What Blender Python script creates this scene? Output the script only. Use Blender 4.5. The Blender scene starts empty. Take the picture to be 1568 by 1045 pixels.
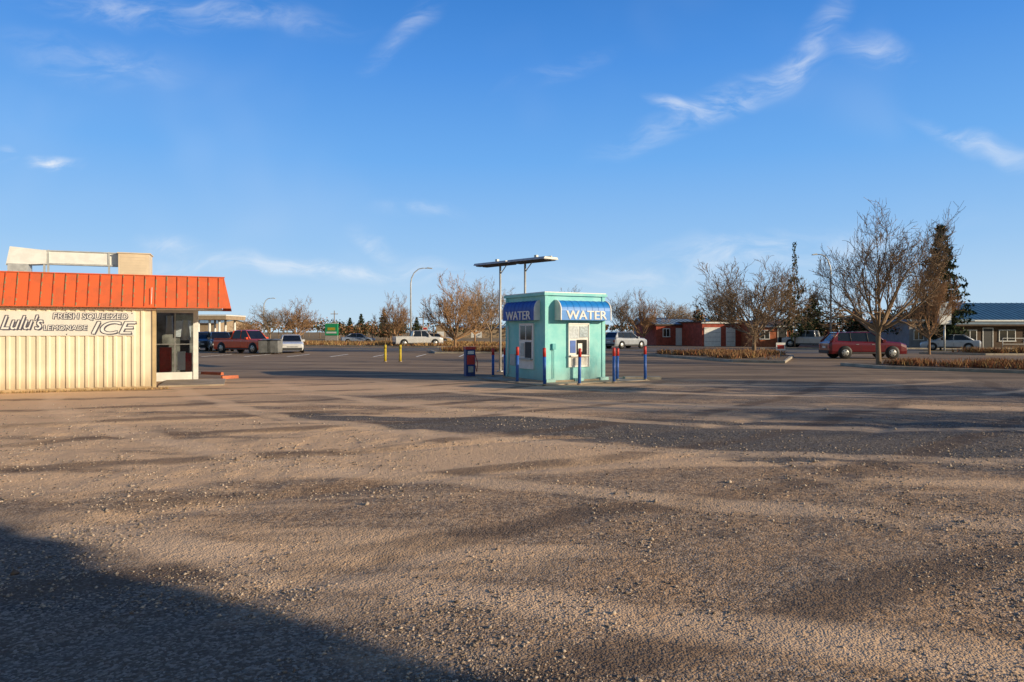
import bpy, math, random
import numpy as np
from mathutils import Vector, Matrix
R=random.Random(11)
F=1045.0;HZ=508.0;CH=1.7
def gy(py): return F*CH/(py-HZ)
def gx(px,Y): return (px-784)/F*Y
rad=math.radians
scene=bpy.context.scene
COL=scene.collection
# ---------------- materials
def nn(nt,t,ins=None,**kw):
    n=nt.nodes.new(t)
    for k,v in kw.items(): setattr(n,k,v)
    if ins:
        for k,v in ins.items():
            if isinstance(v,bpy.types.NodeSocket): nt.links.new(v,n.inputs[k])
            else: n.inputs[k].default_value=v
    return n
def c4(c): return (c[0],c[1],c[2],1.0)
def math_(nt,op,a,b=0.0,clamp=False):
    n=nt.nodes.new('ShaderNodeMath');n.operation=op;n.use_clamp=clamp
    for i,v in enumerate((a,b)):
        if isinstance(v,bpy.types.NodeSocket): nt.links.new(v,n.inputs[i])
        else: n.inputs[i].default_value=v
    return n.outputs[0]
def mixc(nt,f,a,b):
    n=nt.nodes.new('ShaderNodeMix');n.data_type='RGBA'
    for s,v in ((n.inputs[0],f),(n.inputs[6],a),(n.inputs[7],b)):
        if isinstance(v,bpy.types.NodeSocket): nt.links.new(v,s)
        elif isinstance(v,(int,float)): s.default_value=v
        else: s.default_value=c4(v)
    return n.outputs[2]
def sstep(nt,v,a,b,t0=0.0,t1=1.0):
    n=nn(nt,'ShaderNodeMapRange',{'Value':v,'From Min':a,'From Max':b,'To Min':t0,'To Max':t1},interpolation_type='SMOOTHSTEP')
    return n.outputs[0]
def M(name,col,rough=0.7,var=0.25,scale=3.0,metal=0.0,bump=0.0,bscale=40,col2=None,coat=0.0,thr=None):
    m=bpy.data.materials.new(name);m.use_nodes=True;nt=m.node_tree
    b=nt.nodes['Principled BSDF']
    tc=nt.nodes.new('ShaderNodeTexCoord')
    nz=nn(nt,'ShaderNodeTexNoise',{'Vector':tc.outputs['Object'],'Scale':scale,'Detail':3.0,'Roughness':.6})
    if col2 is None: col2=tuple(x*(1-var) for x in col)
    lo,hi=thr if thr else (.35,.65)
    f=sstep(nt,nz.outputs['Fac'],lo,hi)
    nt.links.new(mixc(nt,f,col,col2),b.inputs['Base Color'])
    b.inputs['Roughness'].default_value=rough;b.inputs['Metallic'].default_value=metal
    b.inputs['Coat Weight'].default_value=coat
    if bump>0:
        n2=nn(nt,'ShaderNodeTexNoise',{'Vector':tc.outputs['Object'],'Scale':float(bscale),'Detail':2.0})
        bp=nn(nt,'ShaderNodeBump',{'Height':n2.outputs['Fac'],'Strength':bump,'Distance':0.02})
        nt.links.new(bp.outputs[0],b.inputs['Normal'])
    return m
def flat(name,c1,c2,rough=.9):
    m=bpy.data.materials.new(name);m.use_nodes=True;nt=m.node_tree;b=nt.nodes['Principled BSDF']
    g=nt.nodes.new('ShaderNodeNewGeometry')
    nt.links.new(mixc(nt,g.outputs['Random Per Island'],c1,c2),b.inputs['Base Color'])
    b.inputs['Roughness'].default_value=rough;b.inputs['Specular IOR Level'].default_value=.2
    return m
def glassM(name,col=(.02,.025,.03)):
    m=M(name,col,.08,.3,2.0);m.node_tree.nodes['Principled BSDF'].inputs['Specular IOR Level'].default_value=.7
    return m
white=M('white_paint',(.85,.84,.80),.6,.12,4)
cream=M('cream_metal',(.86,.77,.57),.55,.14,1.1,bump=.1)
def stain(m,z0,z1,colr,amt):
    nt=m.node_tree;b=nt.nodes['Principled BSDF'];src=b.inputs['Base Color'].links[0].from_socket
    tc=nt.nodes.new('ShaderNodeTexCoord');sp=nn(nt,'ShaderNodeSeparateXYZ',{0:tc.outputs['Object']})
    mp=nn(nt,'ShaderNodeMapping',{'Vector':tc.outputs['Object'],'Scale':(9,9,1.2)})
    nz=nn(nt,'ShaderNodeTexNoise',{'Vector':mp.outputs[0],'Scale':1.0,'Detail':3.0}).outputs['Fac']
    f=sstep(nt,math_(nt,'SUBTRACT',sp.outputs[2],math_(nt,'MULTIPLY',nz,.5)),z1,z0)
    nt.links.new(mixc(nt,math_(nt,'MULTIPLY',f,amt),src,colr),b.inputs['Base Color'])
stain(cream,-.2,.35,(.50,.36,.21),.7)
plinth=M('plinth_tan',(.60,.42,.23),.8,.3,3)
orange=M('orange_roof',(.80,.140,.040),.55,.0,2.2,col2=(.62,.13,.045),bump=.1)
wearM=M('roof_seam',(.58,.09,.03),.6,.0,9,col2=(.26,.25,.13),thr=(.48,.54))
tealM=M('turquoise_paint',(.21,.62,.62),.65,.0,2.0,col2=(.30,.69,.67),bump=.2,bscale=60)
stain(tealM,-.2,.45,(.28,.40,.36),.55)
tealD=M('turquoise_trim',(.12,.47,.50),.6,.2,3)
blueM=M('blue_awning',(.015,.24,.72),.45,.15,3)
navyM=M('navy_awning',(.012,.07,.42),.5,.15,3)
bluep=M('blue_post',(.03,.13,.50),.5,.25,8)
redp=M('red_post',(.62,.04,.03),.5,.25,8)
steel=M('steel',(.45,.45,.44),.4,.2,6,metal=.7)
galv=M('galvanised',(.60,.60,.58),.5,.2,6,metal=.3)
dark=M('dark_rubber',(.015,.015,.016),.8,.3,6)
plast=M('dark_plastic',(.035,.035,.038),.6,.3,6)
glass=glassM('window_glass')
cglass=glassM('car_glass',(.012,.015,.018))
conc=M('concrete',(.46,.37,.27),.9,.3,1.5,bump=.4,bscale=30)
kerbM=M('kerb_concrete',(.45,.39,.31),.9,.3,2,bump=.3)
yellow=M('yellow_paint',(.65,.48,.03),.6,.3,6)
brick=M('brick',(.42,.085,.05),.85,.35,2.5,bump=.3)
brickO=M('brick_orange',(.50,.15,.065),.85,.35,2.5)
woodD=M('dark_wood',(.10,.06,.035),.85,.3,2)
greyw=M('grey_wall',(.28,.29,.31),.8,.2,2)
tanw=M('tan_wall',(.42,.31,.2),.8,.2,2)
blueroof=M('blue_metal_roof',(.08,.19,.27),.45,.2,1,metal=.3)
greyroof=M('grey_blue_roof',(.20,.29,.38),.7,.2,1)
bark=flat('bark_brown',(.30,.205,.13),(.19,.135,.09))
bark2=flat('bark_orange',(.44,.26,.135),(.27,.165,.095))
bark3=flat('bark_grey',(.34,.24,.15),(.21,.155,.105))
pineM=flat('pine_needles',(.04,.065,.028),(.018,.032,.014))
pineM2=flat('pine_light',(.11,.11,.045),(.07,.08,.03))
shrubM=flat('dry_shrub',(.34,.13,.06),(.15,.07,.035))
grassM=flat('dry_grass',(.50,.33,.14),(.28,.18,.08))
green=M('green_sign',(.02,.36,.14),.5,.1,4)
darkgrass=M('dry_turf',(.20,.13,.07),.95,.0,.8,col2=(.12,.08,.045),bump=.4)
turf=M('golden_turf',(.44,.29,.13),.95,.0,.5,col2=(.28,.18,.09),bump=.4)
taillight=M('tail_light',(.45,.01,.01),.3,.1,4)
headl=M('head_light',(.7,.7,.7),.15,.1,4)
letterD=M('letter_outline',(.10,.10,.14),.6,.2,4)
def paint(name,c): return M(name,c,.3,.12,2,coat=.7)
# ---------------- mesh builder
class MB:
    def __init__(s): s.v=[];s.f=[];s.m=[];s.mats=[];s.sm=[]
    def mi(s,mat):
        if mat not in s.mats: s.mats.append(mat)
        return s.mats.index(mat)
    def add(s,vs,fs,mat,T=None,smooth=False):
        o=len(s.v);i=s.mi(mat)
        if T is not None: vs=[tuple(T@Vector(v)) for v in vs]
        s.v.extend(vs)
        for f in fs: s.f.append(tuple(o+k for k in f));s.m.append(i);s.sm.append(smooth)
        return s
    def box(s,a,b,mat,T=None):
        x0,y0,z0=a;x1,y1,z1=b
        vs=[(x0,y0,z0),(x1,y0,z0),(x1,y1,z0),(x0,y1,z0),(x0,y0,z1),(x1,y0,z1),(x1,y1,z1),(x0,y1,z1)]
        return s.add(vs,[(0,3,2,1),(4,5,6,7),(0,1,5,4),(1,2,6,5),(2,3,7,6),(3,0,4,7)],mat,T)
    def tube(s,pts,rs,n,mat,cap=True,smooth=True):
        pts=[Vector(p) for p in pts];vs=[];fs=[]
        up=None
        for i,p in enumerate(pts):
            d=(pts[min(i+1,len(pts)-1)]-pts[max(i-1,0)])
            if d.length<1e-9: d=Vector((0,0,1))
            d.normalize()
            if up is None:
                up=Vector((1,0,0)) if abs(d.x)<.7 else Vector((0,1,0))
            u=(up-d*up.dot(d)).normalized();w=d.cross(u);up=u
            for k in range(n):
                a=2*math.pi*k/n
                q=p+(u*math.cos(a)+w*math.sin(a))*rs[i];vs.append((q.x,q.y,q.z))
        for i in range(len(pts)-1):
            for k in range(n):
                a=i*n+k;b=i*n+(k+1)%n
                fs.append((a,b,b+n,a+n))
        if cap and n>2:
            fs.append(tuple(range(n-1,-1,-1)));fs.append(tuple((len(pts)-1)*n+k for k in range(n)))
        return s.add(vs,fs,mat,None,smooth)
    def extr(s,poly,axis,a,b,mat,T=None,smooth=False):
        def P(p,t):
            return (t,p[0],p[1]) if axis=='x' else ((p[0],t,p[1]) if axis=='y' else (p[0],p[1],t))
        n=len(poly)
        vs=[P(p,a) for p in poly]+[P(p,b) for p in poly]
        fs=[(i,(i+1)%n,n+(i+1)%n,n+i) for i in range(n)]+[tuple(range(n-1,-1,-1)),tuple(range(n,2*n))]
        return s.add(vs,fs,mat,T,smooth)
    def mesh(s,name):
        me=bpy.data.meshes.new(name);me.from_pydata(s.v,[],s.f)
        for m in s.mats: me.materials.append(m)
        me.polygons.foreach_set('material_index',s.m);me.polygons.foreach_set('use_smooth',s.sm)
        me.update();return me
    def build(s,name,parent=None,loc=(0,0,0),rz=0,scale=None,recalc=False):
        me=s.mesh(name)
        if recalc:
            import bmesh
            bm=bmesh.new();bm.from_mesh(me);bmesh.ops.recalc_face_normals(bm,faces=bm.faces);bm.to_mesh(me);bm.free()
        o=bpy.data.objects.new(name,me);COL.objects.link(o)
        o.location=loc;o.rotation_euler=(0,0,rz)
        if scale: o.scale=scale
        if parent: o.parent=parent
        return o
def place(name,me,loc,rz=0,scale=(1,1,1)):
    o=bpy.data.objects.new(name,me);COL.objects.link(o);o.location=loc;o.rotation_euler=(0,0,rz);o.scale=scale;return o
def empty(name,loc,rz=0):
    o=bpy.data.objects.new(name,None);COL.objects.link(o);o.location=loc;o.rotation_euler=(0,0,rz);return o
def text(name,body,size,mat,parent,loc,rot,ext=.004,shear=0,sx=1,align='CENTER'):
    c=bpy.data.curves.new(name,'FONT');c.body=body;c.size=size;c.extrude=ext;c.shear=shear
    c.align_x=align;c.align_y='CENTER';c.materials.append(mat)
    o=bpy.data.objects.new(name,c);COL.objects.link(o);o.parent=parent;o.location=loc;o.rotation_euler=rot;o.scale=(sx,1,1);return o
# ---------------- ground
rng=np.random.default_rng(5)
LAT=rng.random((256,256))
def vnoise(x,y,wl,ox=0,oy=0):
    # every octave is turned by its own angle so no lattice direction shows
    an=ox*1.7+oy*.9+.6;ca,sa=math.cos(an),math.sin(an)
    x,y=(x*ca-y*sa),(x*sa+y*ca)
    x=x/wl+ox+1000;y=y/wl+oy+1000
    xi=np.floor(x).astype(int);yi=np.floor(y).astype(int);fx=x-xi;fy=y-yi
    fx=fx*fx*(3-2*fx);fy=fy*fy*(3-2*fy)
    g=lambda a,b:LAT[a%256,b%256]
    return (g(xi,yi)*(1-fx)+g(xi+1,yi)*fx)*(1-fy)+(g(xi,yi+1)*(1-fx)+g(xi+1,yi+1)*fx)*fy-.5
def gh(x,y):
    m=np.clip((19-y)/5,0,1)*np.clip((15-np.abs(x))/3,0,1)
    rough=np.clip(vnoise(x,y,2.3,9,9)*3+.7,.12,1.6)
    fine=vnoise(x,y,.15,3,9)*.011+vnoise(x,y,.21,6,4)*.014+vnoise(x,y,.36,13,2)*.020+vnoise(x,y,.62,5,12)*.020
    pebb=fine*rough+vnoise(x,y,1.3,31,5)*.035
    u=np.hypot(x+15,y-36);rut=np.maximum(0,np.sin(u*2.6+vnoise(x,y,4,7,7)*4))**10*.026*np.clip(vnoise(x,y,5,2,17)*4+.8,0,1)
    return m*(pebb-rut+vnoise(x,y,4,1,1)*.05*np.clip(y/6,0,1))-.02*m
xs=np.concatenate([[-900,-500,-250,-120,-60,-35,-22],np.arange(-15,15.01,.065),[22,35,60,120,250,500,900]])
ys=np.concatenate([[-300,-100,-40,-15,-5],np.arange(0,19.01,.065),[22,26,32,40,55,80,120,200,400,800,1600]])
X,Y=np.meshgrid(xs,ys);Z=gh(X,Y)
co=np.stack([X,Y,Z],-1).reshape(-1,3)
nx=len(xs);ny=len(ys)
i,j=np.meshgrid(np.arange(nx-1),np.arange(ny-1));a=(j*nx+i).ravel()
q=np.stack([a,a+1,a+1+nx,a+nx],-1)
def npmesh(name,co,q,k):
    me=bpy.data.meshes.new(name);me.vertices.add(len(co));me.vertices.foreach_set('co',co.astype(np.float32).ravel())
    me.loops.add(len(q)*k);me.loops.foreach_set('vertex_index',q.astype(np.int32).ravel())
    me.polygons.add(len(q));me.polygons.foreach_set('loop_start',np.arange(0,len(q)*k,k,dtype=np.int32))
    me.update(calc_edges=True);me.validate();return me
gm=npmesh('ground',co,q,4)
gm.polygons.foreach_set('use_smooth',[True]*len(gm.polygons))
ground=place('ground',gm,(0,0,0))
def groundmat():
    m=bpy.data.materials.new('gravel_lot');m.use_nodes=True;nt=m.node_tree;b=nt.nodes['Principled BSDF']
    tc=nt.nodes.new('ShaderNodeTexCoord');P=tc.outputs['Object']
    sp=nn(nt,'ShaderNodeSeparateXYZ',{0:P});x,y=sp.outputs[0],sp.outputs[1]
    NZ=lambda s,d=3.0,r=.6,v=P:nn(nt,'ShaderNodeTexNoise',{'Vector':v,'Scale':s,'Detail':d,'Roughness':r}).outputs['Fac']
    mp=nn(nt,'ShaderNodeMapping',{'Vector':P,'Rotation':(0,0,rad(20)),'Scale':(.14,.75,1)}).outputs[0]
    streak=NZ(1.0,4.0,.6,mp)
    n1=NZ(.22);n2=NZ(1.6,4.0,.65);n3=NZ(13.0,4.0,.75)
    v1=nn(nt,'ShaderNodeTexVoronoi',{'Vector':P,'Scale':62.0})
    vc=nn(nt,'ShaderNodeSeparateColor',{0:v1.outputs['Color']});sc=vc.outputs[0];sc2=vc.outputs[1]
    stone=mixc(nt,math_(nt,'POWER',sc,1.3),(.14,.092,.062),(.76,.58,.42))
    dirt=mixc(nt,sstep(nt,n3,.35,.65),(.68,.43,.245),(.31,.19,.105))
    fs=sstep(nt,n2,.36,.62)
    col=mixc(nt,math_(nt,'ADD',math_(nt,'MULTIPLY',fs,.6),.15),dirt,stone)
    col=mixc(nt,math_(nt,'MULTIPLY',math_(nt,'GREATER_THAN',sc2,.86),.6),col,(.09,.07,.055))
    ck=math_(nt,'ADD',math_(nt,'MULTIPLY',n2,.7),math_(nt,'MULTIPLY',n3,.3))
    col=mixc(nt,math_(nt,'MULTIPLY',sstep(nt,ck,.50,.62),.5),col,(.16,.105,.065))
    wp=math_(nt,'ADD',streak,math_(nt,'MULTIPLY',sstep(nt,y,5.5,10.0),.10))
    wp=math_(nt,'ADD',wp,math_(nt,'MULTIPLY',x,-.010))
    wp=math_(nt,'ADD',wp,math_(nt,'MULTIPLY',n3,.05))
    col=mixc(nt,math_(nt,'MULTIPLY',sstep(nt,wp,.53,.65),.8),col,(.86,.57,.34))
    # dark worn asphalt: tongue running from centre to the right, plus a second narrow band
    wob=math_(nt,'ADD',math_(nt,'MULTIPLY',streak,5.0),math_(nt,'MULTIPLY',n2,1.4))
    dd0=math_(nt,'ADD',math_(nt,'ADD',y,math_(nt,'MULTIPLY',x,.30)),wob)
    dd=math_(nt,'ABSOLUTE',math_(nt,'SUBTRACT',dd0,15.6))
    hw=math_(nt,'ADD',math_(nt,'MULTIPLY',x,.20),1.25)
    tongue=sstep(nt,math_(nt,'SUBTRACT',hw,dd),-.25,.3)
    d2=math_(nt,'ABSOLUTE',math_(nt,'SUBTRACT',math_(nt,'ADD',y,wob),21.2))
    band2=math_(nt,'MULTIPLY',sstep(nt,d2,1.5,.5),sstep(nt,x,-9.0,-3.0,.0,.8))
    rp=math_(nt,'ADD',math_(nt,'MULTIPLY',sstep(nt,math_(nt,'ADD',x,math_(nt,'MULTIPLY',y,-.1)),-1.0,9.0),.17),n1)
    rp=math_(nt,'MULTIPLY',sstep(nt,math_(nt,'ADD',rp,math_(nt,'MULTIPLY',n2,.3)),.70,.84),.6)
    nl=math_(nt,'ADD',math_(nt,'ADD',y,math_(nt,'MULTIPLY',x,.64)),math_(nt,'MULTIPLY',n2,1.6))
    near=math_(nt,'MULTIPLY',sstep(nt,nl,4.9,3.6),.95)  # grey gravel tone painted along the canopy shadow edge to deepen that shadow
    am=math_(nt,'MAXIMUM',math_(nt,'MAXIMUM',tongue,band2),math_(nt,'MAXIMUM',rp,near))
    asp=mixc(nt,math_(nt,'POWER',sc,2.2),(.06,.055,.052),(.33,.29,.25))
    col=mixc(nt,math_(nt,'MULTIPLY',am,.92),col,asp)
    for cx,cy,fq,th in ((-15.0,36.0,.414,.80),(9.0,30.0,.33,.84)):
        dx=math_(nt,'ADD',x,-cx);dy=math_(nt,'ADD',y,-cy)
        rr=math_(nt,'SQRT',math_(nt,'ADD',math_(nt,'MULTIPLY',dx,dx),math_(nt,'MULTIPLY',dy,dy)))
        rr=math_(nt,'ADD',rr,math_(nt,'MULTIPLY',n1,1.6))
        s_=math_(nt,'SINE',math_(nt,'MULTIPLY',rr,2*math.pi*fq))
        # worn, broken tread inside each track
        tm=math_(nt,'MULTIPLY',sstep(nt,math_(nt,'ADD',s_,math_(nt,'MULTIPLY',n3,.12)),th,1.04),sstep(nt,math_(nt,'ADD',n1,math_(nt,'MULTIPLY',n2,.5)),.56,.78))
        col=mixc(nt,math_(nt,'MULTIPLY',tm,.65),col,(.15,.10,.068) if cx<0 else (.86,.59,.37))
    far=sstep(nt,math_(nt,'ADD',y,math_(nt,'MULTIPLY',n1,9.0)),25.5,30.0)
    farasp=mixc(nt,sstep(nt,streak,.35,.65),(.16,.115,.08),(.34,.24,.155))
    col=mixc(nt,math_(nt,'MULTIPLY',far,.9),col,farasp)
    vf=sstep(nt,y,95.0,140.0)
    col=mixc(nt,vf,col,(.34,.23,.11))
    nt.links.new(col,b.inputs['Base Color']);b.inputs['Roughness'].default_value=.95
    b.inputs['Specular IOR Level'].default_value=.15
    h=math_(nt,'ADD',math_(nt,'MULTIPLY',v1.outputs['Distance'],-.55),math_(nt,'MULTIPLY',n3,2.4))
    st=sstep(nt,y,9.0,30.0,1.0,.12)
    bp=nn(nt,'ShaderNodeBump',{'Height':h,'Strength':st,'Distance':.016})
    nt.links.new(bp.outputs[0],b.inputs['Normal'])
    return m
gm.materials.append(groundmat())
def gravel():
    n=95000
    u=rng.random(n);y0,y1=1.8,16.0
    yy=1/(1/y0+u*(1/y1-1/y0));xx=(rng.random(n)*2-1)*(.86*yy+1.2)
    keep=vnoise(xx,yy,.9,4,4)*1.2+vnoise(xx,yy,.3,8,1)*.7+vnoise(xx,yy,2.3,9,9)*1.0+rng.random(n)*.5>.14
    xx,yy=xx[keep],yy[keep];n=len(xx)
    r=.0042+.0075*rng.random(n)**3;big=rng.random(n)<.008;r[big]*=2.2
    r*=np.clip(.7+yy/10,.8,1.7)
    base=np.array([[1,0,0],[-1,0,0],[0,1,0],[0,-1,0],[0,0,1],[0,0,-1]],float)
    V=base[None]+rng.normal(0,.22,(n,6,3))
    V*=np.stack([rng.uniform(.8,1.5,n),rng.uniform(.7,1.2,n),rng.uniform(.5,1.05,n)],-1)[:,None,:]
    a=rng.random(n)*6.283;ca,sa=np.cos(a)[:,None],np.sin(a)[:,None]
    Vx=V[:,:,0]*ca-V[:,:,1]*sa;Vy=V[:,:,0]*sa+V[:,:,1]*ca
    V=np.stack([Vx,Vy,V[:,:,2]],-1)*r[:,None,None]
    V+=np.stack([xx,yy,gh(xx,yy)+r*.25],-1)[:,None,:]
    t=np.array([[0,2,4],[2,1,4],[1,3,4],[3,0,4],[2,0,5],[1,2,5],[3,1,5],[0,3,5]])
    q=(t[None]+(np.arange(n)*6)[:,None,None]).reshape(-1,3)
    me=npmesh('gravel',V.reshape(-1,3),q,3)
    me.materials.append(flat('gravel_stone',(.14,.105,.08),(.60,.48,.37)));place('gravel',me,(0,0,0))
gravel()
# ---------------- kiosk
K=empty('water_kiosk',(1.10,22.5,0),rad(30))
W,D,H=2.42,2.58,2.90
b=MB();b.box((0,0,.08),(W,D,H),tealM)
for (a0,a1) in (((-.03,-.03,.08),(.10,.10,H)),((W-.1,-.03,.08),(W+.03,.1,H)),((-.03,D-.1,.08),(.1,D+.03,H))): b.box(a0,a1,tealM)
b.build('walls',K)
b=MB();b.box((-.08,-.08,H),(W+.08,D+.08,H+.09),tealM);b.box((-.05,-.05,H+.09),(W+.05,D+.05,H+.12),white)
b.build('roof',K)
baseT=M('base_teal',(.42,.70,.66),.8,.3,4)
b=MB();b.box((-.12,-.12,0),(W+.14,D+.1,.08),conc)
for x0 in (-.05,1.1,2.15): b.box((x0,-.16,.0),(x0+.35,-.035,.13),baseT)
b.tube([(.3,-.05,.15),(.3,-.05,1.1)],[.015]*2,6,tealD);b.box((.24,-.08,1.1),(.36,-.005,1.3),tealD)
b.build('base',K)
def awn(out,z1,zv,n=10):
    return [(-out*math.sin(math.pi/2*k/n),zv+(z1-zv)*math.cos(math.pi/2*k/n)) for k in range(n+1)]
def awning(name,a,bb,face,mat,capm,out):
    z1=2.74;zv=2.40;zb=2.08
    p=awn(out,z1,zv)
    poly=p+[(-out,zb),(-out+.03,zb),(-out+.03,zv-.02),(0,zv-.02)]
    m=MB();ax='x' if face=='front' else 'y'
    m.extr(poly,ax,a,bb,mat)
    for e in (a-.035,bb): m.extr([(0,z1+.02)]+[(q[0]*1.03,q[1]+.02) for q in p]+[(-out*1.03,zb),(0,zb)],ax,e,e+.035,capm)
    for k in range(1,8):
        x=a+(bb-a)*k/8
        m.tube([((x,q[0]-.001,q[1]+.001) if ax=='x' else (q[0]-.001,x,q[1]+.001)) for q in p],[.007]*len(p),5,mat)
    m.build(name,K,recalc=True)
awning('awning_front',.40,2.42,'front',blueM,white,.36)
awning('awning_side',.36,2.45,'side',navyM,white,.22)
for k,dx in enumerate((-.012,0,.012)):
    text('lettering_front','WATER',.42,white,K,(1.42+dx,-.370-.002*k,2.235),(rad(90),0,0),sx=1.15)
    text('lettering_side','WATER',.42,white,K,(-.230-.002*k,1.40+dx,2.235),(rad(90),0,rad(-90)),sx=1.15)
b=MB()
paperA=M('notice_paper',(.62,.68,.72),.6,.25,14);paperB=M('notice_paper2',(.5,.6,.66),.6,.4,20)
b.box((.88,-.05,.50),(1.74,.0,1.96),white)
b.box((.93,-.062,1.46),(1.30,-.048,1.90),paperA);b.box((1.34,-.062,1.50),(1.69,-.048,1.88),paperB)
b.box((.95,-.062,.98),(1.18,-.048,1.40),bluep);b.box((1.22,-.062,.92),(1.64,-.048,1.42),glass)
b.box((1.27,-.068,1.02),(1.44,-.058,1.30),steel);b.box((.92,-.16,.86),(1.70,-.05,.90),steel)
b.box((1.0,-.065,.56),(1.62,-.048,.82),M('panel_grey',(.62,.6,.55),.6,.2,5))
for xx in (.88,1.71): b.box((xx,-.075,.5),(xx+.03,-.05,1.96),white)
b.box((.88,-.075,1.93),(1.74,-.05,1.985),white)
b.build('service_window_front',K)
b=MB()
b.box((-.05,.68,.42),(0,1.62,1.98),white);b.box((-.062,.78,1.42),(-.048,1.52,1.90),glass);b.box((-.062,.80,.80),(-.048,1.20,1.34),plast)
b.box((-.07,1.26,.85),(-.048,1.5,1.30),steel);b.box((-.15,.72,.74),(-.05,1.58,.78),steel)
b.box((-.063,1.13,1.42),(-.05,1.17,1.90),white)
b.box((-.03,1.95,.5),(0,2.3,.9),steel);b.tube([(-.05,2.4,.2),(-.05,2.4,1.9)],[.025]*2,6,white)
b.build('service_window_side',K)
b=MB();Tm=Matrix.Translation((1.10,22.5,0))@Matrix.Rotation(rad(30),4,'Z')
b.box((-.9,-.9,0.004),(3.7,3.2,.03),conc,Tm);b.build('concrete_pad')
b=MB();b.box((0,0,0),(1.3,.35,.10),kerbM);b.build('parking_stop',loc=(4.0,24.1,0),rz=rad(5))
def bollard(px,py,h=1.2,ca=bluep,cb=redp,r=.05,lean=0):
    Yv=gy(py);b=MB()
    b.tube([(0,0,0),(lean*.7,0,h*.76)],[r,r],12,ca);b.tube([(lean*.7,0,h*.76),(lean*.95,0,h-.02),(lean,0,h)],[r+.003,r+.003,r*.6],12,cb)
    b.tube([(0,0,0),(0,0,.04)],[r*1.5,r*1.4],12,conc)
    b.build('bollard',loc=(gx(px,Yv),Yv,0.02))
for px,py,h,ln in ((792,587,1.18,.01),(834,591,1.17,-.01),(887,590,1.15,.02),(940,587,1.15,.0),(945,583,1.1,.02),(988,583,1.17,-.01),(755,577,1.05,0),(773,577,1.05,.01),(835,571,1.1,0)):
    bollard(px,py,h,lean=ln)
for px,py in ((590,555),(613,555)): bollard(px,py,.95,yellow,yellow,.07)
b=MB();b.box((-.18,-.16,0),(.18,.16,1.02),M('machine_blue',(.02,.05,.22),.5,.3,5));b.box((-.15,-.175,.45),(.15,-.16,.8),redp);b.box((-.2,-.18,1.02),(.2,.18,1.12),redp)
b.box((-.12,-.18,.84),(.12,-.163,.96),white);b.box((-.1,-.18,.15),(.1,-.163,.38),steel);b.tube([(.2,-.05,.85),(.3,-.08,.5),(.26,-.1,.15),(.2,-.1,.4)],[.015]*4,6,redp)
Yv=gy(576);b.build('air_machine',loc=(gx(719,Yv),Yv,0),rz=rad(20))
# light bar
zb=4.5;yl=(zb-CH)*F/(HZ-409);yr=(zb-CH)*F/(HZ-398)
A=Vector((gx(736,yl),yl,0));B=Vector((gx(844,yr),yr,0))
d=(B-A);L=d.length;ang=math.atan2(d.y,d.x)
b=MB()
for x0,x1 in ((0,L*.47),(L*.5,L)):
    b.extr([(-.42,zb+.02),(.42,zb+.02),(.36,zb+.11),(-.36,zb+.11)],'x',x0,x1,galv)
    b.box((x0+.06,-.32,zb-.02),(x1-.06,-.06,zb+.018),plast);b.box((x0+.06,.06,zb-.02),(x1-.06,.32,zb+.018),plast)
b.box((-.02,-.04,zb+.112),(L+.02,.04,zb+.15),steel)
b.box((L*.25,-.1,zb+.15),(L*.25+.12,.02,zb+.24),steel);b.box((L*.8,-.1,zb+.15),(L*.8+.12,.02,zb+.24),steel)
def frac(px):
    r=(px-784)/F
    return (r*A.y-A.x)/((B.x-A.x)-r*(B.y-A.y))
for px in (766,804):
    s=frac(px)*L
    b.tube([(s,0,0),(s,0,zb+.02)],[.055,.045],10,galv);b.tube([(s,0,0),(s,0,.06)],[.14,.14],8,steel)
    b.tube([(s,0,zb-.4),(s+.4,0,zb-.02)],[.02,.02],6,galv)
b.build('canopy_light',loc=A,rz=ang)
# ---------------- lemonade stand
S=empty('lemonade_stand',(-8.86,21.0,0),rad(22))
LX=-10.5;wf=-.06
b=MB()
b.extr([(-.02,3.35),(-.02,3.31),(-.30,2.46),(-.30,2.43),(.1,2.43),(.1,3.35)],'x',LX,0,orange)
b.box((LX,.1,3.22),(-.02,4.0,3.30),greyw)
b.add([(0,-.02,3.35),(0,4.0,3.35),(.20,4.0,2.43),(.20,-.30,2.43),(-.1,4.0,2.43),(-.1,4.0,3.35),(-.1,-.02,3.35),(0,-.30,2.43)],[(0,3,2,1),(1,2,4,5),(0,1,5,6),(0,7,3)],orange)
b.box((LX,.1,2.43),(-.1,4.0,2.47),white)
b.build('roof',S,recalc=True)
b=MB()
k=LX+.1
while k<0.02:
    b.add([(k-.012,-.035,3.36),(k+.012,-.035,3.36),(k+.012,-.335,2.42),(k-.012,-.335,2.42),(k-.012,0,3.36),(k+.012,0,3.36),(k+.012,-.295,2.42),(k-.012,-.295,2.42)],[(0,3,2,1),(0,4,7,3),(1,2,6,5),(0,1,5,4)],wearM)
    k+=.285
b.box((LX,-.05,3.35),(.02,.12,3.375),orange);b.box((LX,-.335,2.40),(.2,-.25,2.43),orange)
b.build('roof_seams',S)
b=MB();wx=-1.95
b.box((LX,wf,.08),(wx,wf+.1,2.43),cream)
k=LX
while k<wx-.1:
    b.extr([(k,wf),(k+.03,wf-.035),(k+.09,wf-.035),(k+.12,wf)],'z',.1,2.42,cream);k+=.235
b.box((wx,wf-.04,.05),(wx+.09,wf+.14,2.43),M('tan_post',(.62,.46,.25),.7,.2,3))
b.box((LX,wf-.02,0),(wx,wf+.12,.08),plinth)
b.build('corrugated_wall',S,recalc=True)
b=MB()
b.box((LX,5.3,0),(-3.4,8,2.43),tanw);b.box((LX,.9,0),(wx-.9,1.0,2.4),tanw)
b.build('rear_walls',S)
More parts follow.
